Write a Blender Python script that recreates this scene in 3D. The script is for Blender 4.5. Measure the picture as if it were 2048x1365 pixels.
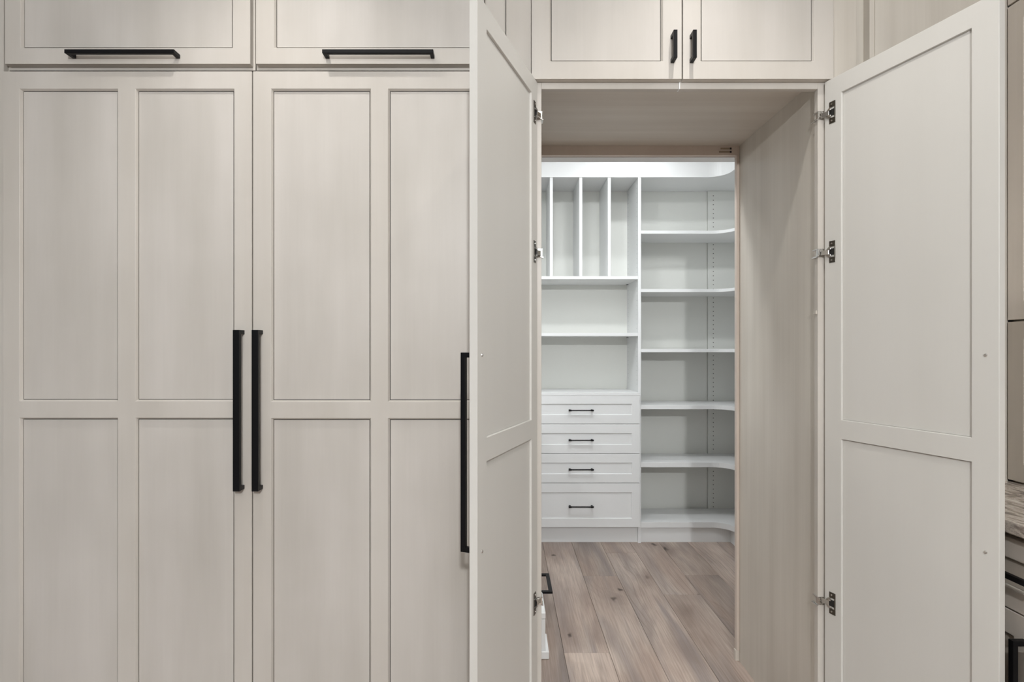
import bpy, bmesh, math, random
from mathutils import Vector, Matrix

for o in list(bpy.data.objects):
    bpy.data.objects.remove(o)
SC = bpy.context.scene
COL = SC.collection
random.seed(4)

# ------------------------------------------------------------------ camera
F = 1106.0            # focal length in pixels of the 2048 px wide frame
CAMZ = 1.32
cam_d = bpy.data.cameras.new('camera')
cam_d.sensor_fit = 'HORIZONTAL'
cam_d.sensor_width = 36.0
cam_d.lens = 36.0 * F / 2048
cam_d.shift_x = 14.0 / 2048
cam_d.shift_y = 15.5 / 2048
cam_d.clip_start = 0.02
cam = bpy.data.objects.new('camera', cam_d)
cam.location = (0, -1.71, CAMZ)
cam.rotation_euler = (math.radians(90), 0, 0)
COL.objects.link(cam)
SC.camera = cam

# ------------------------------------------------------------------ world, lights, exposure
SC.view_settings.view_transform = 'Standard'
SC.view_settings.look = 'None'
SC.view_settings.gamma = 1
SC.view_settings.use_curve_mapping = False
SC.view_settings.exposure = 0.0
w = bpy.data.worlds.new('world')
SC.world = w
w.use_nodes = True
wb = w.node_tree.nodes['Background']
wb.inputs['Color'].default_value = (0.93, 0.965, 1.0, 1)
wb.inputs['Strength'].default_value = 0.2

def spot(name, loc, power, color, radius=0.03, angle=150, blend=0.6, rot=(0, 0, 0)):
    d = bpy.data.lights.new(name, 'SPOT')
    d.energy = power; d.color = color
    d.shadow_soft_size = radius
    d.spot_size = math.radians(angle); d.spot_blend = blend
    o = bpy.data.objects.new(name, d)
    o.location = loc; o.rotation_euler = rot
    COL.objects.link(o)
    return o

def area(name, loc, power, color, size, rot=(0, 0, 0)):
    d = bpy.data.lights.new(name, 'AREA')
    d.shape = 'DISK'; d.size = size
    d.energy = power; d.color = color
    o = bpy.data.objects.new(name, d)
    o.location = loc; o.rotation_euler = rot
    COL.objects.link(o)
    return o

CEIL = 2.96
WARM = (1.0, 0.97, 0.935)
spot('downlight_or_fill', (-0.70, -0.44, CEIL - 0.04), 38, WARM, 0.02, 106, 1.0)
spot('downlight_or_fill', (0.58, -0.44, CEIL - 0.04), 38, WARM, 0.02, 104, 1.0)
for lx in (-1.3, 0.1, 1.5):
    for ly in (-1.9, -3.2):
        spot('downlight_or_fill', (lx, ly, CEIL - 0.04), 27, WARM, 0.05, 90, 0.4)  # unseen ceiling lamps added so floor bounce brightens passage and lower cabinets
d = bpy.data.lights.new('photo_light', 'POINT')
d.energy = 222; d.color = (0.97, 0.985, 1.0); d.shadow_soft_size = 0.05
o = bpy.data.objects.new('photo_light', d); o.location = (0.15, -3.4, 2.34); COL.objects.link(o)
COOL = (0.95, 0.975, 1.0)
area('downlight_or_fill', (0.86, 1.66, 2.73), 4.2, COOL, 0.07)
area('downlight_or_fill', (0.70, 0.98, 2.73), 8.5, COOL, 0.16)  # unseen fill lamp added to brighten the pantry shelves
area('downlight_or_fill', (0.20, 0.95, 2.73), 9, COOL, 0.16)  # second added fill for the shelf backs, out of view
area('downlight_or_fill', (-1.2, 1.2, 2.73), 12, COOL, 0.16)  # added lamp in the unseen left part of the pantry, for more fill

# ------------------------------------------------------------------ helpers
def X(px, Z=1.71):           # only used to turn measured widths into metres on a plane at depth Z
    return (px - 1010.0) * Z / F
def H(py, Z=1.71):
    return CAMZ + (698.0 - py) * Z / F

class MB:
    def __init__(s):
        s.v = []; s.f = []
    def box(s, x0, x1, y0, y1, z0, z1):
        b = len(s.v)
        s.v += [(x0,y0,z0),(x1,y0,z0),(x1,y1,z0),(x0,y1,z0),(x0,y0,z1),(x1,y0,z1),(x1,y1,z1),(x0,y1,z1)]
        s.f += [tuple(b+i for i in q) for q in ((0,3,2,1),(4,5,6,7),(0,1,5,4),(1,2,6,5),(2,3,7,6),(3,0,4,7))]
        return s
    def prism(s, pts, z0, z1):
        """pts counter-clockwise in x,y"""
        b = len(s.v); n = len(pts)
        s.v += [(p[0], p[1], z0) for p in pts] + [(p[0], p[1], z1) for p in pts]
        s.f.append(tuple(b+i for i in reversed(range(n))))
        s.f.append(tuple(b+n+i for i in range(n)))
        for i in range(n):
            j = (i+1) % n
            s.f.append((b+i, b+j, b+n+j, b+n+i))
        return s
    def cyl(s, c, axis, r, h, n=14, r2=None):
        """cylinder starting at c, running h along axis ('x','y','z')"""
        r2 = r if r2 is None else r2
        b = len(s.v)
        for k, (rr, t) in enumerate(((r, 0), (r2, h))):
            for i in range(n):
                a = 2*math.pi*i/n
                u, v = rr*math.cos(a), rr*math.sin(a)
                p = {'x': (t, u, v), 'y': (v, t, u), 'z': (u, v, t)}[axis]
                s.v.append((c[0]+p[0], c[1]+p[1], c[2]+p[2]))
        s.f.append(tuple(b+i for i in reversed(range(n))))
        s.f.append(tuple(b+n+i for i in range(n)))
        for i in range(n):
            j = (i+1) % n
            s.f.append((b+i, b+j, b+n+j, b+n+i))
        return s
    def quad(s, a, b, c, d):
        k = len(s.v); s.v += [a, b, c, d]; s.f.append((k, k+1, k+2, k+3)); return s
    def mesh(s, name):
        me = bpy.data.meshes.new(name)
        me.from_pydata(s.v, [], s.f)
        bm = bmesh.new(); bm.from_mesh(me)
        bmesh.ops.remove_doubles(bm, verts=bm.verts, dist=1e-6)
        bmesh.ops.recalc_face_normals(bm, faces=bm.faces)
        bm.to_mesh(me); bm.free()
        return me
    def build(s, name, mat, parent=None, bevel=0.0, seg=1):
        me = s.mesh(name)
        me.materials.append(mat)
        o = bpy.data.objects.new(name, me)
        COL.objects.link(o)
        if parent: o.parent = parent
        if bevel:
            m = o.modifiers.new('bevel', 'BEVEL')
            m.width = bevel; m.segments = seg
            m.limit_method = 'ANGLE'; m.angle_limit = math.radians(35)
            m.harden_normals = False
        return o

def tag(o, label=None, cat=None, group=None, kind=None):
    if label: o['label'] = label
    if cat: o['category'] = cat
    if group: o['group'] = group
    if kind: o['kind'] = kind
    return o

def thing(name, loc, label, cat, group=None, rz=0.0):
    o = bpy.data.objects.new(name, None)
    o.empty_display_size = 0.1
    o.location = loc; o.rotation_euler = (0, 0, rz)
    COL.objects.link(o)
    return tag(o, label, cat, group)

def struct(name, mb, mat, label=None):
    o = mb.build(name, mat)
    o['kind'] = 'structure'
    if label: o['label'] = label
    return o

# ------------------------------------------------------------------ materials
def srgb(r, g, b):
    f = lambda c: ((c/255+0.055)/1.055)**2.4 if c/255 > 0.04045 else c/255/12.92
    return (f(r), f(g), f(b), 1)

def new_mat(name):
    m = bpy.data.materials.new(name); m.use_nodes = True
    nt = m.node_tree
    return m, nt, nt.nodes['Principled BSDF']

def plain(name, col, rough=0.5, metal=0.0, spec=0.5):
    m, nt, p = new_mat(name)
    p.inputs['Base Color'].default_value = col
    p.inputs['Roughness'].default_value = rough
    p.inputs['Metallic'].default_value = metal
    p.inputs['Specular IOR Level'].default_value = spec
    return m

def painted(name, c_lo, c_hi, rough=0.42, scale=(9, 9, 0.7), fine=(140, 140, 3), amount=0.5, fine_amt=0.35, spec=0.4, cloud=0.5):
    """brushed glaze over paint: broad vertical streaks, fine brush lines and clouds"""
    m, nt, p = new_mat(name)
    N = nt.nodes; L = nt.links
    geo = N.new('ShaderNodeNewGeometry')
    mp = N.new('ShaderNodeMapping'); mp.inputs['Scale'].default_value = scale
    mp2 = N.new('ShaderNodeMapping'); mp2.inputs['Scale'].default_value = fine
    L.new(geo.outputs['Position'], mp.inputs['Vector']); L.new(geo.outputs['Position'], mp2.inputs['Vector'])
    n1 = N.new('ShaderNodeTexNoise'); n1.inputs['Scale'].default_value = 1.0; n1.inputs['Detail'].default_value = 5
    n2 = N.new('ShaderNodeTexNoise'); n2.inputs['Scale'].default_value = 1.0; n2.inputs['Detail'].default_value = 2
    n3 = N.new('ShaderNodeTexNoise'); n3.inputs['Scale'].default_value = 2.2; n3.inputs['Detail'].default_value = 3
    L.new(mp.outputs[0], n1.inputs['Vector']); L.new(mp2.outputs[0], n2.inputs['Vector']); L.new(geo.outputs['Position'], n3.inputs['Vector'])
    a = N.new('ShaderNodeMapRange'); a.inputs['From Min'].default_value = 0.3; a.inputs['From Max'].default_value = 0.7
    a.inputs['To Min'].default_value = 0.5-amount/2; a.inputs['To Max'].default_value = 0.5+amount/2
    L.new(n1.outputs['Fac'], a.inputs['Value'])
    b = N.new('ShaderNodeMath'); b.operation = 'MULTIPLY_ADD'; b.inputs[1].default_value = fine_amt; b.inputs[2].default_value = -fine_amt/2
    L.new(n2.outputs['Fac'], b.inputs[0])
    c = N.new('ShaderNodeMath'); c.operation = 'MULTIPLY_ADD'; c.inputs[1].default_value = cloud*2; c.inputs[2].default_value = -cloud
    L.new(n3.outputs['Fac'], c.inputs[0])
    s1 = N.new('ShaderNodeMath'); s1.operation = 'ADD'; L.new(a.outputs[0], s1.inputs[0]); L.new(b.outputs[0], s1.inputs[1])
    s2 = N.new('ShaderNodeMath'); s2.operation = 'ADD'; s2.use_clamp = True; L.new(s1.outputs[0], s2.inputs[0]); L.new(c.outputs[0], s2.inputs[1])
    mix = N.new('ShaderNodeMix'); mix.data_type = 'RGBA'
    mix.inputs['A'].default_value = c_lo; mix.inputs['B'].default_value = c_hi
    L.new(s2.outputs[0], mix.inputs['Factor'])
    L.new(mix.outputs['Result'], p.inputs['Base Color'])
    p.inputs['Roughness'].default_value = rough
    p.inputs['Specular IOR Level'].default_value = spec
    bp = N.new('ShaderNodeBump'); bp.inputs['Strength'].default_value = 0.05; bp.inputs['Distance'].default_value = 0.002
    L.new(n2.outputs['Fac'], bp.inputs['Height']); L.new(bp.outputs[0], p.inputs['Normal'])
    return m

M_GREIGE = painted('greige glazed paint', srgb(191, 185, 176), srgb(208, 203, 196), amount=0.6, fine_amt=0.15, scale=(6, 6, 0.8))
M_PANEL = painted('greige glazed panel paint', srgb(186, 181, 173), srgb(209, 204, 198), amount=0.6, fine_amt=0.15, scale=(7, 7, 0.9))
M_INNER = painted('smooth greige door back', srgb(204, 202, 196), srgb(212, 210, 205), amount=0.3, fine_amt=0.1, cloud=0.3)
M_VENEER = painted('greige brushed veneer', srgb(190, 183, 172), srgb(212, 206, 196), amount=0.5, scale=(16, 16, 0.6), fine=(120, 120, 2.5), fine_amt=0.3)
M_VENEERX = painted('greige brushed ceiling veneer', srgb(196, 188, 177), srgb(210, 204, 194), amount=0.8, scale=(0.8, 18, 18), fine=(3, 160, 160), fine_amt=0.5)
M_EDGE = painted('pale raw edge banding', srgb(198, 184, 172), srgb(210, 198, 186), amount=0.4)
M_DARKGAP = plain('gap shade and dark parts', (0.012, 0.011, 0.010, 1), 0.7)  # black for shade in gaps, pockets and holes, also for dark parts
M_BLACK = plain('matt black metal', (0.004, 0.004, 0.0048, 1), 0.4, 0.0, 0.2)
M_CHROME = plain('nickel plated steel', (0.62, 0.60, 0.57, 1), 0.22, 1.0)
M_DKMETAL = plain('dark hinge steel', (0.16, 0.15, 0.13, 1), 0.3, 1.0)
M_WHITE = painted('white melamine', srgb(231, 232, 231), srgb(236, 237, 237), rough=0.38, amount=0.2, fine_amt=0.1, cloud=0.15)
M_WHITEB = painted('white melamine back', srgb(228, 229, 223), srgb(232, 233, 228), rough=0.45, amount=0.2, fine_amt=0.1, cloud=0.15)
M_WALL = plain('white wall paint', srgb(228, 229, 228), 0.7)
M_CEIL = plain('ceiling paint', srgb(235, 235, 232), 0.8)
M_HOLE = plain('peg hole shade', (0.05, 0.05, 0.05, 1), 0.9, 0, 0.1)
M_HOLEL = plain('pale peg hole shade', (0.42, 0.43, 0.43, 1), 0.9, 0, 0.1)
M_SLOT = plain('shaded slot', srgb(150, 134, 116), 0.8)
M_TAUPE = painted('taupe glazed paint', srgb(196, 187, 176), srgb(210, 202, 192), rough=0.3, amount=0.6)
M_TAUPED = painted('darker taupe front', srgb(172, 163, 151), srgb(188, 179, 167), rough=0.3, amount=0.6)

def wood_floor():
    m, nt, p = new_mat('weathered oak plank')
    N = nt.nodes; L = nt.links
    geo = N.new('ShaderNodeNewGeometry')
    oi = N.new('ShaderNodeObjectInfo')
    off = N.new('ShaderNodeVectorMath'); off.operation = 'SCALE'; off.inputs['Scale'].default_value = 40
    comb = N.new('ShaderNodeCombineXYZ')
    for i in range(3): L.new(oi.outputs['Random'], comb.inputs[i])
    L.new(comb.outputs[0], off.inputs[0])
    add = N.new('ShaderNodeVectorMath'); add.operation = 'ADD'
    L.new(geo.outputs['Position'], add.inputs[0]); L.new(off.outputs[0], add.inputs[1])
    def mapped(scale, src=None):
        mp = N.new('ShaderNodeMapping'); mp.inputs['Scale'].default_value = scale
        L.new(src or add.outputs[0], mp.inputs['Vector']); return mp.outputs[0]
    def noise(vec, sc, det, dist=0.0, rough=0.5):
        n = N.new('ShaderNodeTexNoise'); n.inputs['Scale'].default_value = sc; n.inputs['Detail'].default_value = det
        n.inputs['Distortion'].default_value = dist; n.inputs['Roughness'].default_value = rough
        L.new(vec, n.inputs['Vector']); return n.outputs['Fac']
    def rng(v, a, b, c, d):
        r = N.new('ShaderNodeMapRange')
        for k, x in zip(('From Min', 'From Max', 'To Min', 'To Max'), (a, b, c, d)): r.inputs[k].default_value = x
        L.new(v, r.inputs['Value']); return r.outputs[0]
    def mth(op, a, b):
        q = N.new('ShaderNodeMath'); q.operation = op
        for i, x in enumerate((a, b)):
            if isinstance(x, (int, float)): q.inputs[i].default_value = x
            else: L.new(x, q.inputs[i])
        return q.outputs[0]
    def mixc(f, a, b):
        q = N.new('ShaderNodeMix'); q.data_type = 'RGBA'
        if isinstance(f, (int, float)): q.inputs['Factor'].default_value = f
        else: L.new(f, q.inputs['Factor'])
        for k, x in (('A', a), ('B', b)):
            if isinstance(x, tuple): q.inputs[k].default_value = x
            else: L.new(x, q.inputs[k])
        return q.outputs['Result']
    cloud = rng(noise(mapped((5, 1.6, 1)), 1.0, 3, 0.4), 0.38, 0.62, 0, 1)
    base = mixc(cloud, srgb(176, 157, 145), srgb(200, 184, 172))
    grey = rng(noise(mapped((7, 1.1, 1)), 1.0, 4, 0.6), 0.46, 0.66, 0, 0.85)
    base = mixc(grey, base, srgb(146, 136, 132))
    # cathedral grain: bands bent by noise
    nv = noise(mapped((2.2, 0.55, 1)), 1.0, 2, 0.5)
    w1 = mth('MULTIPLY', nv, 17.0)
    px = N.new('ShaderNodeSeparateXYZ'); L.new(add.outputs[0], px.inputs[0])
    w2 = mth('MULTIPLY', px.outputs['X'], 34.0)
    ring = mth('FRACT', mth('ADD', w1, w2), 0.0)
    line = rng(mth('ABSOLUTE', mth('SUBTRACT', ring, 0.5), 0.0), 0.0, 0.12, 1.0, 0.0)
    gate = rng(noise(mapped((3, 0.8, 1)), 1.3, 2), 0.50, 0.64, 0.0, 0.5)
    base = mixc(mth('MULTIPLY', line, gate), base, srgb(112, 95, 84))
    fine = rng(noise(mapped((150, 5, 1)), 1.0, 3, 0.2), 0.35, 0.7, 0, 0.45)
    base = mixc(fine, base, srgb(128, 111, 98))
    # knots: dark spots with stretched halo
    vo = N.new('ShaderNodeTexVoronoi'); vo.voronoi_dimensions = '2D'; vo.inputs['Scale'].default_value = 1.0
    wn = N.new('ShaderNodeTexNoise'); wn.inputs['Scale'].default_value = 9; wn.inputs['Detail'].default_value = 3
    L.new(add.outputs[0], wn.inputs['Vector'])
    wm = N.new('ShaderNodeVectorMath'); wm.operation = 'MULTIPLY_ADD'; wm.inputs[1].default_value = (0.09, 0.16, 0)
    L.new(wn.outputs['Color'], wm.inputs[0]); L.new(add.outputs[0], wm.inputs[2])
    L.new(mapped((3.6, 1.7, 1), wm.outputs[0]), vo.inputs['Vector'])
    vo.inputs['Randomness'].default_value = 1.0
    knot = rng(vo.outputs['Distance'], 0.02, 0.055, 0.9, 0.0)
    halo = rng(vo.outputs['Distance'], 0.02, 0.30, 0.6, 0.0)
    vs = N.new('ShaderNodeSeparateColor'); L.new(vo.outputs['Color'], vs.inputs[0])
    pick = rng(vs.outputs[0], 0.45, 0.55, 0.0, 1.0)
    base = mixc(mth('MULTIPLY', halo, rng(vs.outputs[1], 0, 1, 0.2, 1.0)), base, srgb(122, 106, 98))
    base = mixc(mth('MULTIPLY', knot, pick), base, srgb(66, 53, 48))
    # plank to plank tone
    hsv = N.new('ShaderNodeHueSaturation'); L.new(base, hsv.inputs['Color'])
    L.new(rng(oi.outputs['Random'], 0, 1, 0.80, 1.10), hsv.inputs['Value'])
    L.new(hsv.outputs[0], p.inputs['Base Color'])
    p.inputs['Roughness'].default_value = 0.5
    p.inputs['Specular IOR Level'].default_value = 0.35
    bp = N.new('ShaderNodeBump'); bp.inputs['Strength'].default_value = 0.15; bp.inputs['Distance'].default_value = 0.001
    L.new(fine, bp.inputs['Height']); L.new(bp.outputs[0], p.inputs['Normal'])
    return m
M_WOOD = wood_floor()
M_JOINT = plain('dark floor joint', srgb(70, 58, 50), 0.8)

def granite():
    m, nt, p = new_mat('veined granite')
    N = nt.nodes; L = nt.links
    geo = N.new('ShaderNodeNewGeometry')
    mp = N.new('ShaderNodeMapping'); mp.inputs['Scale'].default_value = (30, 12, 30); mp.inputs['Rotation'].default_value = (0, 0, 0.6)
    L.new(geo.outputs['Position'], mp.inputs['Vector'])
    n1 = N.new('ShaderNodeTexNoise'); n1.inputs['Scale'].default_value = 1; n1.inputs['Detail'].default_value = 6; n1.inputs['Distortion'].default_value = 1.3
    L.new(mp.outputs[0], n1.inputs['Vector'])
    r = N.new('ShaderNodeValToRGB')
    e = r.color_ramp.elements
    e[0].position = 0.36; e[0].color = srgb(128, 118, 111)
    e[1].position = 0.64; e[1].color = srgb(228, 220, 210)
    for pos, c in ((0.45, srgb(168, 156, 146)), (0.52, srgb(210, 200, 188)), (0.57, srgb(184, 172, 161))):
        x = e.new(pos); x.color = c
    L.new(n1.outputs['Fac'], r.inputs[0])
    n2 = N.new('ShaderNodeTexNoise'); n2.inputs['Scale'].default_value = 260; n2.inputs['Detail'].default_value = 2
    L.new(geo.outputs['Position'], n2.inputs['Vector'])
    mx = N.new('ShaderNodeMix'); mx.data_type = 'RGBA'; mx.blend_type = 'OVERLAY'; mx.inputs['Factor'].default_value = 0.5
    L.new(r.outputs[0], mx.inputs['A']); L.new(n2.outputs['Fac'], mx.inputs['B'])
    L.new(mx.outputs['Result'], p.inputs['Base Color'])
    p.inputs['Roughness'].default_value = 0.18
    return m
M_GRANITE = granite()

# ------------------------------------------------------------------ builders of kitchen parts
def shaker_frame(w_, h_, th, opens, bw=0.0045, bd=0.008):
    """door frame lying in x 0..w, z 0..h, front face at y=0, back at y=th; openings bevelled on both sides"""
    xs = sorted({0, w_, *[o[0] for o in opens], *[o[1] for o in opens]})
    zs = sorted({0, h_, *[o[2] for o in opens], *[o[3] for o in opens]})
    mb = MB()
    inside = lambda x, z: any(o[0] < x < o[1] and o[2] < z < o[3] for o in opens)
    for i in range(len(xs)-1):
        for k in range(len(zs)-1):
            if inside((xs[i]+xs[i+1])/2, (zs[k]+zs[k+1])/2): continue
            a, b, c, d = xs[i], xs[i+1], zs[k], zs[k+1]
            mb.quad((a,0,c),(b,0,c),(b,0,d),(a,0,d))
            mb.quad((a,th,c),(a,th,d),(b,th,d),(b,th,c))
    for i in range(len(xs)-1):
        a, b = xs[i], xs[i+1]
        mb.quad((a,0,0),(a,th,0),(b,th,0),(b,0,0)); mb.quad((a,0,h_),(b,0,h_),(b,th,h_),(a,th,h_))
    for k in range(len(zs)-1):
        c, d = zs[k], zs[k+1]
        mb.quad((0,0,c),(0,0,d),(0,th,d),(0,th,c)); mb.quad((w_,0,c),(w_,th,c),(w_,th,d),(w_,0,d))
    for (x0, x1, z0, z1) in opens:
        # subdivide opening edges at the grid lines so the mesh welds
        ex = [x for x in xs if x0 <= x <= x1]; ez = [z for z in zs if z0 <= z <= z1]
        def ring(x, z, inset):
            return (min(max(x, x0+inset), x1-inset), min(max(z, z0+inset), z1-inset))
        path = [(x, z0) for x in ex] + [(x1, z) for z in ez[1:]] + [(x, z1) for x in reversed(ex[:-1])] + [(x0, z) for z in reversed(ez[1:-1])]
        prof = [(0, 0), (bw, bd), (bw, th-bd), (0, th)]
        n = len(path)
        for i in range(n):
            p, q = path[i], path[(i+1) % n]
            for (i0, y0), (i1, y1) in zip(prof, prof[1:]):
                a = ring(*p, i0); b = ring(*q, i0); c = ring(*q, i1); d = ring(*p, i1)
                mb.quad((a[0],y0,a[1]),(b[0],y0,b[1]),(c[0],y1,c[1]),(d[0],y1,d[1]))
    return mb

def shaker_door(name, parent, w_, h_, th, opens, mat=None, pmat=None, loc=(0,0,0), label=None):
    mat = mat or M_GREIGE; pmat = pmat or M_PANEL
    d = shaker_frame(w_, h_, th, opens).build(name, mat, parent, bevel=0.0007)
    d.location = loc
    if label: d['label'] = label
    g = 0.0045 + 0.0020
    for (x0, x1, z0, z1) in opens:
        MB().box(x0+g, x1-g, 0.008, th-0.008, z0+g, z1-g).build('panel', pmat, d)
        # tongue that holds the panel in its groove, set deeper; its black paints in the glaze line and crease shade
        MB().box(x0+0.0044, x1-0.0044, th/2-0.0005, th/2+0.0005, z0+0.0044, z1-0.0044).build('panel_tongue', M_DARKGAP, d)
    return d

def pull(parent, horizontal, c0, c1, cross, base=0.0, proj=0.033, wid=0.0115, dep=0.0115, flip=1, foot=None, sgn=-1):
    """square U-shaped bar pull. runs c0..c1 along x (horizontal) or z; cross = centre on the other axis;
    stands proj off the face y=base towards sgn*y"""
    foot = foot or dep
    y0 = base; y1 = base + sgn*proj; yi = base + sgn*(proj-dep)
    lo, hi = min(yi, y1), max(yi, y1)
    pl, ph = min(y0, y1), max(y0, y1)
    mb = MB()
    # one closed U profile, extruded across the width
    prof = [(c0, y0), (c0, y1), (c1, y1), (c1, y0), (c1-foot, y0), (c1-foot, yi), (c0+foot, yi), (c0+foot, y0)]
    n = len(prof)
    a, b = cross-wid/2, cross+wid/2
    def P(u, y, v): return (u, y, v) if horizontal else (v, y, u)
    for (u, y) in prof: mb.v.append(P(u, y, a))
    for (u, y) in prof: mb.v.append(P(u, y, b))
    for q in ((0,1,6,7),(1,2,5,6),(2,3,4,5)):
        mb.f.append(q); mb.f.append(tuple(n+i for i in reversed(q)))
    for i in range(n):
        j = (i+1) % n
        mb.f.append((i, j, n+j, n+i))
    return mb.build('handle', M_BLACK, parent, bevel=0.0008, seg=2)

# ================================================================== SETTING
# floor with individual planks
fl = MB().box(-2.2, 2.35, -4.6, 2.50, -0.05, -0.012)
FLOOR = struct('floor', fl, M_JOINT)
PITCH = 0.1982
X_LINE0 = 0.2555
row = 0
random.seed(11)
ends = {0: 0.69, 1: 1.50, 2: 3.6, 3: 1.257, 4: 1.512, -1: 1.9, 5: 1.05}
pm = None
nrow = int((2.35 - X_LINE0)//PITCH)
for r_ in range(-12, 11):
    x0 = X_LINE0 + r_*PITCH
    x1 = x0 + PITCH
    if x0 > 2.33 or x1 < -2.18: continue
    x0c = max(x0, -2.2); x1c = min(x1, 2.35)
    e = ends.get(r_, random.uniform(-0.6, 1.8))
    cuts = [e]
    y = e
    while y > -4.6: y -= random.uniform(1.5, 2.1); cuts.append(max(y, -4.6))
    y = e
    while y < 2.5: y += random.uniform(1.5, 2.1); cuts.append(min(y, 2.5))
    cuts += [-4.6, 2.5]
    cuts = sorted(set(c for c in cuts if -4.6 <= c <= 2.5))
    for a, b in zip(cuts, cuts[1:]):
        if b - a < 0.02: continue
        o = MB().box(x0c+0.0007, x1c-0.0007, a+0.0007, b-0.0007, -0.012, 0.0).build('plank', M_WOOD, FLOOR, bevel=0.0008)

struct('ceiling', MB().box(-2.2, 2.35, -4.6, 0.62, CEIL, CEIL+0.05), M_CEIL)
struct('ceiling', MB().box(-2.3, 2.0, 0.70, 2.50, 2.76, 2.81), M_CEIL)
struct('wall_right', MB().box(1.90, 2.0, -0.93, 0.62, 0.0, CEIL), M_WALL)
struct('wall_back', MB().box(-2.3, 1.95, 2.41, 2.50, 0.0, 2.76), M_WALL)
struct('wall_pantry_right', MB().box(1.87, 1.95, 0.702, 2.41, 0.0, 2.76), M_WALL)
struct('wall_pantry_left', MB().box(-2.3, -2.2, 0.702, 2.41, 0.0, 2.76), M_WALL)
OPT = CAMZ + 0.815       # top of the doorway into the pantry
struct('wall_front', MB().box(-2.2, 0.10, 0.646, 0.702, 0.0, 2.81).box(1.03, 1.95, 0.646, 0.702, 0.0, 2.81)
       .box(0.10, 1.03, 0.646, 0.702, OPT, 2.81), M_WALL)

TOPZ = 2.86               # top of the upper cabinets
# ================================================================== TALL PANELLED CABINETS (left)
def tall(px0, px1, opens_px, label, hx, hw, rail):
    x0, x1 = X(px0), X(px1)
    zt = H(142.6); zb = 0.10
    t = thing('tall_cabinet', (x0, 0, 0), label, 'cabinet', 'tall panelled cabinets')
    MB().box(0.004, x1-x0-0.004, 0.0235, 0.60, 0.0, zt+0.0085).build('body', M_DARKGAP, t)  # near-black body paints in the shade seen through the door gaps
    MB().box(0.004, x1-x0-0.004, 0.03, 0.05, 0.0, 0.098).build('toe_kick', M_GREIGE, t)
    ops = []
    for a, b in opens_px:
        ops.append((X(a)-x0, X(b)-x0, H(rail[0])-zb, H(177.4)-zb))
        ops.append((X(a)-x0, X(b)-x0, 0.075, H(rail[1])-zb))
    d = shaker_door('door', t, x1-x0, zt-zb, 0.0205, ops, loc=(0, 0, zb))
    pull(d, False, CAMZ-0.433-zb, CAMZ+0.057-zb, hx-x0, proj=0.035, wid=hw, dep=0.012, foot=0.012)
    return t
tall(6, 503.6, ((39, 235.6), (270.6, 468.6)),
     'tall greige panelled cabinet at the far left, its long black handle on the right stile', -0.815, 0.020, (803.2, 836))
tall(506, 1006, ((542, 741.9), (775.9, 970.5)),
     'tall greige panelled cabinet partly hidden by the open left door, handle on its left stile', -0.758, 0.020, (804.2, 837))

def upper(px0, px1, opx, label, h0, h1):
    x0, x1 = X(px0), X(px1)
    zb = H(127.8)
    t = thing('upper_cabinet', (x0, 0, zb), label, 'cabinet', 'upper cabinets with one flap door')
    lo = H(141.0, 1.732) - zb
    MB().box(-0.006, x1-x0+0.006, 0.0225, 0.60, lo, TOPZ-zb).build('body', M_GREIGE, t)
    d = shaker_door('door', t, x1-x0, 0.43, 0.0215, [(X(opx[0])-x0, X(opx[1])-x0, H(96.0)-zb, 0.43-0.055)])
    pull(d, True, h0-x0, h1-x0, CAMZ+0.9035-zb)
    return t
upper(9.5, 500.3, (41, 465.5), 'greige upper cabinet in the top left corner, above the leftmost tall cabinet', -1.337, -1.004)
upper(511.8, 1008.5, (548, 972), 'greige upper cabinet above the second tall cabinet, beside the open left door', -0.555, -0.2177)

# fillers of the cabinet wall
def filler(name, mb, label=None, mat=None):
    o = mb.build(name, mat or M_GREIGE, bevel=0.0008)
    o['kind'] = 'structure'
    return o
filler('trim_1', MB().box(-1.95, X(3.6), 0.006, 0.60, 0.0, TOPZ))
filler('trim_8', MB().box(X(3.6)+0.0003, X(9.5)-0.0065, 0.0225, 0.60, H(141.0), TOPZ))
filler('trim_2', MB().box(X(1009.5)+0.0015, 0.0815, 0.0225, 0.60, 0.0, TOPZ))

# ================================================================== PASSAGE (hidden pantry doorway cabinet)
ZI = CAMZ + 0.858          # underside of the passage ceiling
PL, PR = 0.104, 0.990      # faces of the side panels
YB = 0.624                 # back of the passage
pc = thing('passage_cabinet', (0.55, 0, 0),
           'walk-through greige cabinet with two open doors leading to the white pantry', 'cabinet')
def part(name, mb, mat, parent=pc, bevel=0.0, label=None):
    o = mb.build(name, mat, parent, bevel=bevel)
    if parent is pc: o.location = (-0.55, 0, 0)
    if label: o['label'] = label
    return o
part('side_panel', MB().box(PR, PR+0.018, 0.0425, YB+0.02, 0.0, ZI+0.018), M_VENEER)
part('side_panel', MB().box(PL-0.018, PL, 0.0425, YB+0.02, 0.0, ZI+0.018), M_VENEER)
part('top_panel', MB().box(PL, PR, 0.0425, YB+0.02, ZI, ZI+0.018), M_VENEERX)
FB = H(178, 1.732)
part('face_frame', MB().box(0.083, 0.1143, 0.0225, 0.0420, 0.0, ZI+0.005), M_GREIGE, bevel=0.001)
part('face_frame', MB().box(0.980, 1.0125, 0.0225, 0.0420, 0.0, ZI+0.005), M_GREIGE, bevel=0.001)
part('top_rail', MB().box(0.1145, 0.5445, 0.0225, 0.0420, FB, ZI+0.005), M_GREIGE, bevel=0.0008)
part('top_rail', MB().box(0.5485, 0.9798, 0.0225, 0.0420, FB, ZI+0.005), M_GREIGE, bevel=0.0008)
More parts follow.
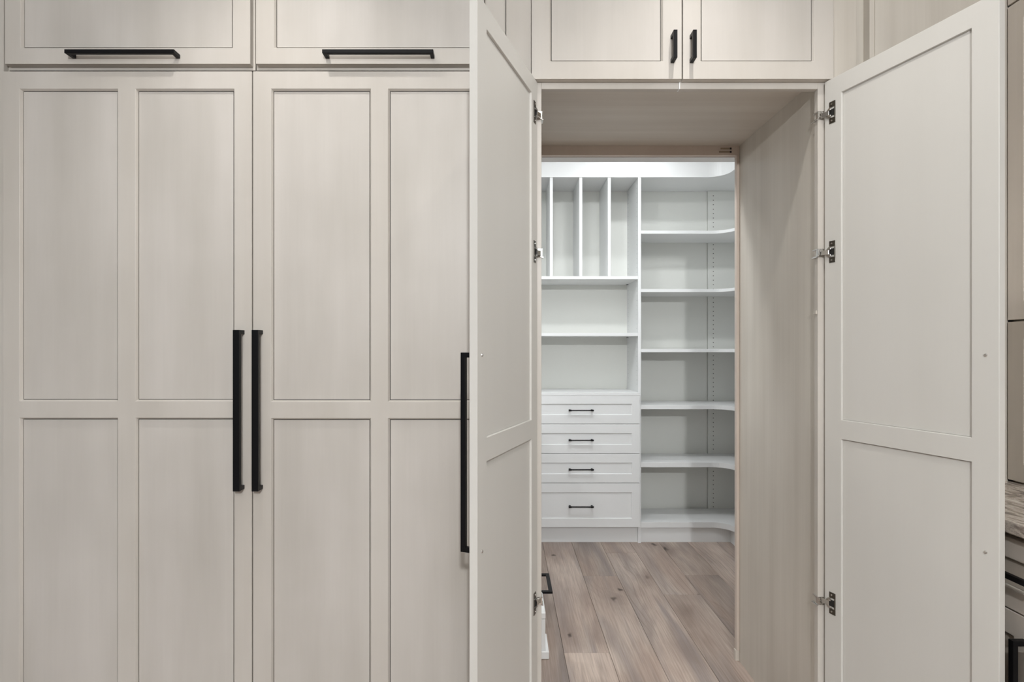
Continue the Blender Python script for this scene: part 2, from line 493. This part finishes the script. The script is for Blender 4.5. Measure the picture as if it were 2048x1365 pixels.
part('joint_light', MB().box(0.5447, 0.5483, 0.0220, 0.0420, FB, ZI+0.005), M_WHITE, label='light showing through the rail joint, drawn as a white strip')  # white strip added for the light seen through the joint
# back frame of the passage
part('back_header', MB().box(PL, PR-0.0005, YB, YB+0.021, CAMZ+0.8175, ZI), M_EDGE, bevel=0.0006)
part('back_post', MB().box(0.9775, PR-0.0005, YB, YB+0.020, 0.045, CAMZ+0.8172), M_EDGE, bevel=0.0006)
part('back_post', MB().box(PL, 0.1165, YB, YB+0.020, 0.045, CAMZ+0.8172), M_EDGE, bevel=0.0006)
part('post_foot', MB().box(0.974, PR-0.0005, YB+0.003, YB+0.020, 0.0, 0.0448), M_TAUPE, label='dull grey foot of the back post')
for zz, xa in ((H(297.5, 2.334), 1441), (H(304, 2.334), 1438)):
    part('latch_slot', MB().box(X(xa, 2.334), X(1460, 2.334), YB-0.0012, YB+0.002, zz-0.0035, zz+0.0035), M_SLOT, label='shallow slot in the back header')
    part('latch_hole', MB().box(X(1459.5, 2.334), X(1463, 2.334), YB-0.0014, YB+0.004, zz-0.004, zz+0.004), M_DARKGAP, label='dark screw hole')  # black block in place of a hole, its shade put into the colour
# small catch on the right panel
part('door_bumper', MB().box(0.9755, 0.9797, 0.026, 0.040, H(629, 1.75), H(622, 1.75)), M_VENEER, label='small bumper on the frame edge')

DW, DTH = 0.4665, 0.0205
DZ0, DZ1 = 0.02, CAMZ + 0.830
def open_door(right):
    # local door frame: x from hinge edge to free edge, y: inner face at 0, outer face at DTH, z up
    if right:
        p0 = Vector((0.9955, 0.012)); p1 = Vector((1.142, -0.425))
    else:
        p0 = Vector((0.1005, 0.012)); p1 = Vector((-0.0645, -0.425))
    d = (p1-p0).normalized()
    ang = math.atan2(d.y, d.x)
    m = -1 if not right else 1
    # right door: direction d, outer side lies to the left of d (towards +x,+y). left door: to the right of d.
    h_ = DZ1-DZ0
    st = 0.0575
    ops = [(st, DW-st, H(840.5, 1.668)-DZ0, h_-0.0555), (st, DW-st, 0.09, H(879.0, 1.668)-DZ0)]
    fr = shaker_frame(DW, h_, DTH, ops, bw=0.001, bd=0.006)
    def mir(mb):
        if m < 0: mb.v = [(x, -y, z) for x, y, z in mb.v]
        return mb
    o = mir(fr).build('door', M_INNER, pc, bevel=0.0008)
    o.location = (p0.x-0.55, p0.y, DZ0); o.rotation_euler = (0, 0, ang)
    g = 0.0017
    for (x0, x1, z0, z1) in ops:
        mir(MB().box(x0+g, x1-g, 0.006, DTH-0.006, z0+g, z1-g)).build('panel', M_INNER, o)
        mir(MB().box(x0+0.0009, x1-0.0009, DTH/2-0.001, DTH/2+0.001, z0+0.0009, z1-0.0009)).build('panel_tongue', M_TAUPE, o)
    # long black handle on the outer face, its screws on the inner face
    zt, zb_ = CAMZ-0.009-DZ0, CAMZ-0.487-DZ0
    hc = DW-0.0275
    pull(o, False, zb_, zt, hc, base=m*DTH, proj=0.033, wid=0.012, dep=0.012, foot=0.012, sgn=m)
    for zz in (zt-0.006, zb_+0.006):
        s = mir(MB().cyl((hc, -0.0022, zz), 'y', 0.0032, 0.0024, 12, 0.0042)).build('screw', M_CHROME, o, bevel=0.0005)
        s['label'] = 'chrome screw holding the handle'
    # hinges
    for zp, zf in ((CAMZ+0.726, CAMZ+0.7315), (CAMZ+0.298, CAMZ+0.3005), (CAMZ-0.782, CAMZ-0.7895)):
        z = zp-DZ0
        hb = MB()
        # wing plate with two ears, cup rim and body
        hb.box(0.017, 0.0385, -0.0016, 0, z-0.0335, z-0.016)
        hb.box(0.017, 0.0385, -0.0016, 0, z+0.016, z+0.0335)
        hb.box(0.0355, 0.0385, -0.0030, 0, z-0.0155, z+0.0155)
        hg = mir(hb).build('hinge', M_DKMETAL, o, bevel=0.0004)
        hg['label'] = 'nickel clip hinge'
        cup = MB()
        n = 14
        pts = []
        for i in range(n+1):
            a = math.pi/2 + math.pi*i/n
            pts.append((0.0235+0.0165*math.cos(a), 0.0165*math.sin(a)))
        b = len(cup.v)
        inner = [(0.0235+(x-0.0235)*0.72, zz*0.72) for x, zz in pts]
        k = len(pts)
        for (x, zz) in pts: cup.v.append((x, 0.0, z+zz))
        for (x, zz) in pts: cup.v.append((x, -0.0035, z+zz))
        for (x, zz) in inner: cup.v.append((x, -0.0035, z+zz))
        for (x, zz) in inner: cup.v.append((x, 0.0, z+zz))
        for r in range(3):
            for i in range(k-1):
                cup.f.append((r*k+i, r*k+i+1, (r+1)*k+i+1, (r+1)*k+i))
        c = mir(cup).build('hinge_cup', M_CHROME, o)
        c['label'] = 'bright rim of the hinge cup'
        mir(MB().box(0.0125, 0.0345, -0.0012, 0, z-0.010, z+0.010)).build('hinge_pocket', M_DARKGAP, o)  # flat black plate, the shade inside the cup put into its colour
        mir(MB().box(0.016, 0.026, -0.0070, -0.0012, z+0.0065, z+0.0115).box(0.016, 0.026, -0.0070, -0.0012, z-0.0125, z-0.0075)).build('hinge_link', M_CHROME, o, bevel=0.0006)
        for dz in (-0.0255, 0.0255):
            mir(MB().cyl((0.0255, -0.0026, z+dz), 'y', 0.0025, 0.0012, 10, 0.003)).build('hinge_screw', M_CHROME, o)
        # arm from the cup round to the face frame
        mir(MB().prism([(-0.006, -0.0085), (-0.002, -0.0115), (0.020, -0.0065), (0.020, -0.0025), (0.000, -0.0060)], z-0.0075, z+0.0065)).build('hinge_arm', M_CHROME, o, bevel=0.0006)
        # mounting plate clipped over the edge of the face frame
        zz = zf
        e = 0.980 if right else 0.1143      # inner edge of frame
        s = 1 if right else -1
        def bx(mb, xa, xb, *r): return mb.box(min(xa, xb), max(xa, xb), *r)
        pb = MB()
        bx(pb, e-s*0.0022, e+s*0.0165, 0.0185, 0.0222, zz-0.0125, zz+0.0125)
        bx(pb, e-s*0.0030, e-s*0.0002, 0.0185, 0.0480, zz-0.0125, zz-0.0095)
        bx(pb, e-s*0.0030, e-s*0.0002, 0.0185, 0.0480, zz+0.0095, zz+0.0125)
        bx(pb, e-s*0.0015, e-s*0.0002, 0.0185, 0.0300, zz-0.0095, zz+0.0095)
        bx(pb, e-s*0.0060, e-s*0.0002, 0.0190, 0.0500, zz-0.0150, zz-0.0128)
        q = part('hinge_plate', pb, M_CHROME, bevel=0.0004, label='nickel mounting plate clipped on the frame edge')
        cb = MB()
        bx(cb, e+s*0.002, e+s*0.013, 0.0160, 0.0185, zz-0.0085, zz+0.0085)
        part('hinge_cam', cb, M_CHROME, bevel=0.0006, label='raised block on the mounting plate')
        part('plate_screw', MB().cyl((e+s*0.0068, 0.0145, zz), 'y', 0.0036, 0.0016, 12), M_DKMETAL, label='dark screw of the mounting plate')
    return o
open_door(True)['label'] = 'right open door seen from its inner side'
open_door(False)['label'] = 'left open door seen from its inner side, long black handle outside'

# upper double cabinet above the passage
zb = H(158)
uc = thing('upper_cabinet', (0.5485, 0, zb), 'greige upper cabinet with two doors and two small black handles, above the open passage', 'cabinet')
b = MB().box(0.083-0.5485, 1.0125-0.5485, 0.0225, 0.60, ZI+0.0185-zb, TOPZ-zb).build('body', M_GREIGE, uc)
for (a, c, o0, o1, hx) in ((1063.3, 1363.6, 1099.5, 1326, 0.5175), (1366, 1667, 1401, 1629, 0.5765)):
    x0, x1 = X(a), X(c)
    d = shaker_door('door', uc, x1-x0, 0.43, 0.0215, [(X(o0)-x0, X(o1)-x0, H(122.8)-zb, 0.375)], loc=(x0-0.5485, 0, 0))
    pull(d, False, CAMZ+0.884-zb, CAMZ+0.969-zb, hx-x0, proj=0.033, wid=0.0115, dep=0.0115)

# fillers to the right of the passage
filler('trim_3', MB().box(1.0170, X(1711, 1.725), 0.0100, 0.60, ZI-0.03, TOPZ), mat=M_VENEER)
filler('trim_4', MB().box(X(1711, 1.725), X(1735, 1.745), 0.0350, 0.60, ZI-0.03, TOPZ), mat=M_VENEER)
filler('trim_5', MB().box(X(1735, 1.725), X(1749, 1.715), 0.0050, 0.60, 0.0, TOPZ), mat=M_VENEER)
filler('trim_6', MB().box(X(1750.4, 1.71), 1.5560, 0.0005, 0.60, 0.0, TOPZ), mat=M_VENEER)
filler('trim_7', MB().box(1.0170, X(1735, 1.725)-0.0005, 0.0100, 0.60, 0.0, ZI-0.031), mat=M_GREIGE)

# ================================================================== RIGHT RUN (faces the left)
# local frame of the run: built directly in world axes, fronts face -x
def run_door(parent, name, y_near, y_far, z0, z1, xf, opens, mat, pmat, th=0.020, handle=None, label=None):
    """door facing -x. local x of the shaker runs from far (y_far) towards the camera (y_near)"""
    w_ = y_far-y_near; h_ = z1-z0
    d = shaker_frame(w_, h_, th, opens).build(name, mat, parent, bevel=0.0012)
    d.rotation_euler = (0, 0, -math.pi/2)
    d.location = (xf, y_far, z0)
    for (a, b_, c, e) in opens:
        MB().box(a+0.0056, b_-0.0056, 0.008, th-0.002, c+0.0056, e-0.0056).build('panel', pmat, d)
    if label: d['label'] = label
    return d

XF = 1.220
bc = thing('base_cabinet', (0, 0, 0), 'taupe base cabinet under the granite counter, behind the open right door', 'cabinet')
MB().box(XF+0.0205, 1.89, -0.872, -0.002, 0.10, CAMZ-0.441).build('body', M_TAUPED, bc)
MB().box(XF+0.08, 1.89, -0.872, -0.002, 0.0, 0.0995).build('toe_kick', M_DARKGAP, bc)
dz1 = CAMZ-0.457; dz0 = CAMZ-0.628
dr = run_door(bc, 'drawer', -0.868, -0.012, dz0, dz1, XF, [(0.055, 0.856-0.055, CAMZ-0.579-dz0, CAMZ-0.506-dz0)], M_TAUPE, M_TAUPED)
pull(dr, True, 0.263, 0.593, CAMZ-0.538-dz0, proj=0.035, wid=0.0125, dep=0.0115)
for (yn, yf, hu) in ((-0.4385, -0.012, 0.402), (-0.868, -0.4415, 0.027)):
    z1 = CAMZ-0.632; z0 = 0.11
    w_ = yf-yn
    dd = run_door(bc, 'door', yn, yf, z0, z1, XF, [(0.055, w_-0.055, 0.06, z1-z0-0.058)], M_TAUPE, M_TAUPED)
    pull(dd, False, CAMZ-0.683-0.33-z0, CAMZ-0.683-z0, hu, proj=0.035, wid=0.013, dep=0.012)
ct = MB().box(1.200, 1.895, -0.885, 0.004, CAMZ-0.441, CAMZ-0.4095).build('countertop', M_GRANITE, bevel=0.003, seg=2)
tag(ct, 'brown and grey veined granite countertop at the right edge, behind the open door', 'countertop')

XU = 1.550
tc = thing('counter_cabinet', (0, 0, 0), 'tall taupe cabinet standing on the granite counter at the right edge', 'cabinet')
MB().box(XU+0.0205, 1.895, -0.872, -0.002, CAMZ-0.4090, TOPZ).build('body', M_TAUPED, tc)
run_door(tc, 'door', -0.868, -0.004, CAMZ-0.402, CAMZ+0.0825, XU, [(0.0525, 0.864-0.055, 0.055, 0.43)], M_TAUPED, M_TAUPE,
         label='lower lift door resting just above the counter')
run_door(tc, 'door', -0.868, -0.004, CAMZ+0.0885, CAMZ+1.052, XU, [(0.0525, 0.864-0.055, 0.055, 0.905)], M_TAUPE, M_TAUPED)
run_door(tc, 'door', -0.868, -0.004, CAMZ+1.058, CAMZ+1.50, XU, [(0.0525, 0.864-0.055, 0.055, 0.39)], M_TAUPE, M_TAUPED)

# ================================================================== PANTRY
YF = 2.044; YK = 2.390; S = 1106/294.6
def PX(px): return (px-1010)/294.6
def PZ(py): return CAMZ + (698-py)/294.6
ps = thing('pantry_shelving', (0.5, YF, 0), 'white pantry column with tall cubbies, two open shelves and four drawers', 'shelving')
def pp(name, mb, mat=M_WHITE, parent=ps, bevel=0.0007, label=None):
    mb.v = [(x-0.5, y-YF, z) for x, y, z in mb.v]
    o = mb.build(name, mat, parent, bevel=bevel)
    if label: o['label'] = label
    return o
zc = PZ(355)                     # underside of the top board
pp('side_panel', MB().box(PX(1276.2), PX(1282.1), YF, YK, 0.0, zc))
pp('side_panel', MB().box(0.090, 0.110, YF, YK, 0.0, zc))
pp('back_panel', MB().box(0.110, PX(1276.2), YK-0.006, YK, 0.05, zc), M_WHITEB, bevel=0)
for a in (1099.7, 1158.6, 1215.7):
    pp('divider', MB().box(PX(a), PX(a+6.0), YF+0.002, YK-0.0065, PZ(552.7)+0.0003, zc))
pp('shelf', MB().box(0.1103, PX(1276.2)-0.0005, YF+0.001, YK-0.0065, PZ(558.9), PZ(552.7)))
pp('shelf', MB().box(0.1103, PX(1276.2)-0.0005, YF+0.001, YK-0.0065, PZ(672.7), PZ(666.4)))
pp('drawer_top', MB().box(0.1103, PX(1278.6), YF-0.020, YF+0.0, PZ(791.0), PZ(785.6)).box(0.1103, PX(1276.2)-0.0005, YF, YK-0.0065, PZ(791.0), PZ(785.6)))
pp('toe_kick', MB().box(0.1103, PX(1276.2)-0.0005, YF+0.018, YF+0.034, 0.0, PZ(1056)))
# white shelf fascia across the top of both units, following the curve into the corner
def lpoly(xa, yf, x_line, R, y_end=1.02, x_back=1.852, y_back=YK, n=12, cx=None):
    cx = x_line-R; cy = yf-R
    pts = [(xa, yf)]
    for i in range(n+1):
        a = math.pi/2 - (math.pi/2)*i/n
        pts.append((cx+R*math.cos(a), cy+R*math.sin(a)))
    pts += [(x_line, y_end), (x_back, y_end), (x_back, y_back), (xa, y_back)]
    return pts
FX = 0.0155
XB = (1279-1010)/294.6
ys = [(791.4, 848.2, 808.6, 830.2, 820.5), (849.2, 907.2, 867.0, 890.0, 880.0), (908.2, 966.4, 926.0, 948.6, 938.5), (967.4, 1055.3, 985.5, 1037.8, 1012.5)]
for (t0, t1, r0, r1, hy) in ys:
    xa, xb = 0.1135, PX(1278.3)
    Zf = S-0.0185
    k = Zf/F
    z1_, z0_ = PZ(t0)+(0), PZ(t1)
    ra = CAMZ+(698-r0)*k; rb = CAMZ+(698-r1)*k
    z1_ = CAMZ+(698-t0)*k; z0_ = CAMZ+(698-t1)*k
    d = shaker_frame(xb-xa, z1_-z0_, 0.0175, [(0.055, xb-xa-0.053, rb-z0_, ra-z0_)], bw=0.003, bd=0.006).build('drawer', M_WHITE, ps, bevel=0.0007)
    d.location = (xa-0.5, -0.0185, z0_)
    MB().box(0.0585, xb-xa-0.0565, 0.006, 0.016, rb-z0_+0.0035, ra-z0_-0.0035).build('panel', M_WHITE, d)
    hz = CAMZ+(698-hy)*k-z0_
    hl, hr = (1136.5-1010)*k-xa, (1186.5-1010)*k-xa
    y = 0.006
    hb = MB()
    hb.box(hl, hr, y-0.034, y-0.026, hz-0.004, hz+0.003)
    for (a, b_) in ((hl, hl+0.020), (hr-0.020, hr)):
        hb.box(a, b_, y-0.036, y-0.024, hz-0.0055, hz+0.0045)
        hb.box(a+0.004, b_-0.004, y-0.026, y, hz-0.004, hz+0.004)
    hb.build('handle', M_BLACK, d, bevel=0.001)
# peg holes
def pegs(name, pts, axis, r, mat, parent, off):
    mb = MB()
    for (x, y, z) in pts:
        mb.cyl((x, y, z), axis, r, 0.0012, 8)
    mb.v = [(x-off[0], y-off[1], z-off[2]) for x, y, z in mb.v]
    o = mb.build(name, mat, parent)
    o['kind'] = 'stuff'
    return o
pts = []
z = PZ(785)+0.05
while z < zc-0.03:
    for y in (YF+0.035, YK-0.045):
        if not any(abs(z-PZ(q)) < 0.018 for q in (556, 669)):
            pts.append((PX(1276.2)-0.0008, y, z))
    z += 0.032
pegs('peg_holes', pts, 'x', 0.0022, M_HOLEL, ps, (0.5, YF, 0))
for q in (558.9, 672.7):
    pp('shelf_pin', MB().box(PX(1276.2)-0.014, PX(1276.2), YK-0.052, YK-0.042, PZ(q)-0.004, PZ(q)), M_HOLE, label='dark shelf pin')

cs = thing('corner_shelving', (1.4, YF, 0), 'white corner shelving with curved front edges beside the drawers', 'shelving')
def cc(name, mb, mat=M_WHITE, bevel=0.0007, label=None):
    mb.v = [(x-1.4, y-YF, z) for x, y, z in mb.v]
    o = mb.build(name, mat, cs, bevel=bevel)
    if label: o['label'] = label
    return o
xa = PX(1282.1)+0.0004
for (a, b_) in ((461.6, 467.7), (578.5, 584.6), (698.5, 705.0), (811.2, 819.3), (925.6, 935.4), (1045.3, 1056.5)):
    cc('shelf', MB().prism(list(reversed(lpoly(xa, YF+0.0015, 1.525, 0.12, y_back=YK-0.0215))), PZ(b_), PZ(a)))
cc('back_panel', MB().box(xa, 1.4965, YK-0.006, YK, 0.05, zc), M_WHITEB, bevel=0)
cc('support_panel', MB().box(1.4985, 1.8525, YK-0.021, YK, 0.0, zc), M_WHITEB)
cc('end_panel', MB().box(1.552, 1.852, 1.0, 1.0195, 0.0, zc))
cc('toe_kick', MB().box(xa, 1.537, YF+0.018, YF+0.034, 0.0, PZ(1057)).box(1.537, 1.553, 1.02, YF+0.034, 0.0, PZ(1057)))
pts = []
z = 0.12
while z < zc-0.02:
    if not any(abs(z-(PZ(q)+0.004)) < 0.0155 for q in (465, 582, 702, 816, 931, 1051)):
        pts.append((1.5365, YK-0.0214, z))
    z += 0.0328
pegs('peg_holes', pts, 'y', 0.0034, M_HOLE, cs, (1.4, YF, 0))
# top board / fascia over both units
fa = MB().prism(list(reversed(lpoly(0.085, YF-0.004, 1.490, 0.12, y_back=YK))), zc+0.0004, 2.755).build('fascia', M_WHITE)
tag(fa, 'white fascia band with a curved end, running along the top of the pantry shelving', 'fascia')

# low cabinet on the left side of the pantry, of which only the bottom handle shows
sd = thing('side_cabinet', (0.168, 0.88, 0), 'white pantry side cabinet hidden behind the left jamb, only its black floor-level handle in view', 'cabinet')
def sp(name, mb, mat, parent=sd, bevel=0.001):
    mb.v = [(x-0.168, y-0.88, z) for x, y, z in mb.v]
    return mb.build(name, mat, parent, bevel=bevel)
sp('body', MB().box(-0.26, 0.148, 0.882, 1.98, 0.0, 0.86), M_WHITE)
drw = sp('drawer', MB().box(0.1485, 0.168, 0.886, 1.976, 0.09, 0.30), M_WHITE)
sp('drawer', MB().box(0.1485, 0.168, 0.886, 1.976, 0.303, 0.58), M_WHITE)
sp('drawer', MB().box(0.1485, 0.168, 0.886, 1.976, 0.583, 0.855), M_WHITE)
hy0, hy1, hz = 0.905, 1.122, 0.17
hb = MB().box(0.2080, 0.2257, hy0, hy1, hz-0.010, hz)
hb.box(0.168, 0.2080, hy0, hy0+0.018, hz-0.010, hz).box(0.168, 0.2080, hy1-0.018, hy1, hz-0.010, hz)
sp('handle', hb, M_BLACK, drw, bevel=0.0008)

bb = thing('plinth_block', (0.14, 0.75, 0), 'small stepped white block on the floor, low at the left side of the doorway', 'block')
MB().box(-0.033, 0.032, -0.102, 0.097, 0.0, 0.164).build('block', M_WHITE, bb, bevel=0.001)
MB().box(-0.033, 0.033, -0.103, 0.098, 0.166, 0.194).build('cap', M_WHITE, bb, bevel=0.003)
MB().box(0.0325, 0.047, -0.103, 0.04, 0.0, 0.032).box(-0.033, 0.047, -0.112, -0.1035, 0.0, 0.032).build('foot', M_WHITE, bb, bevel=0.002)
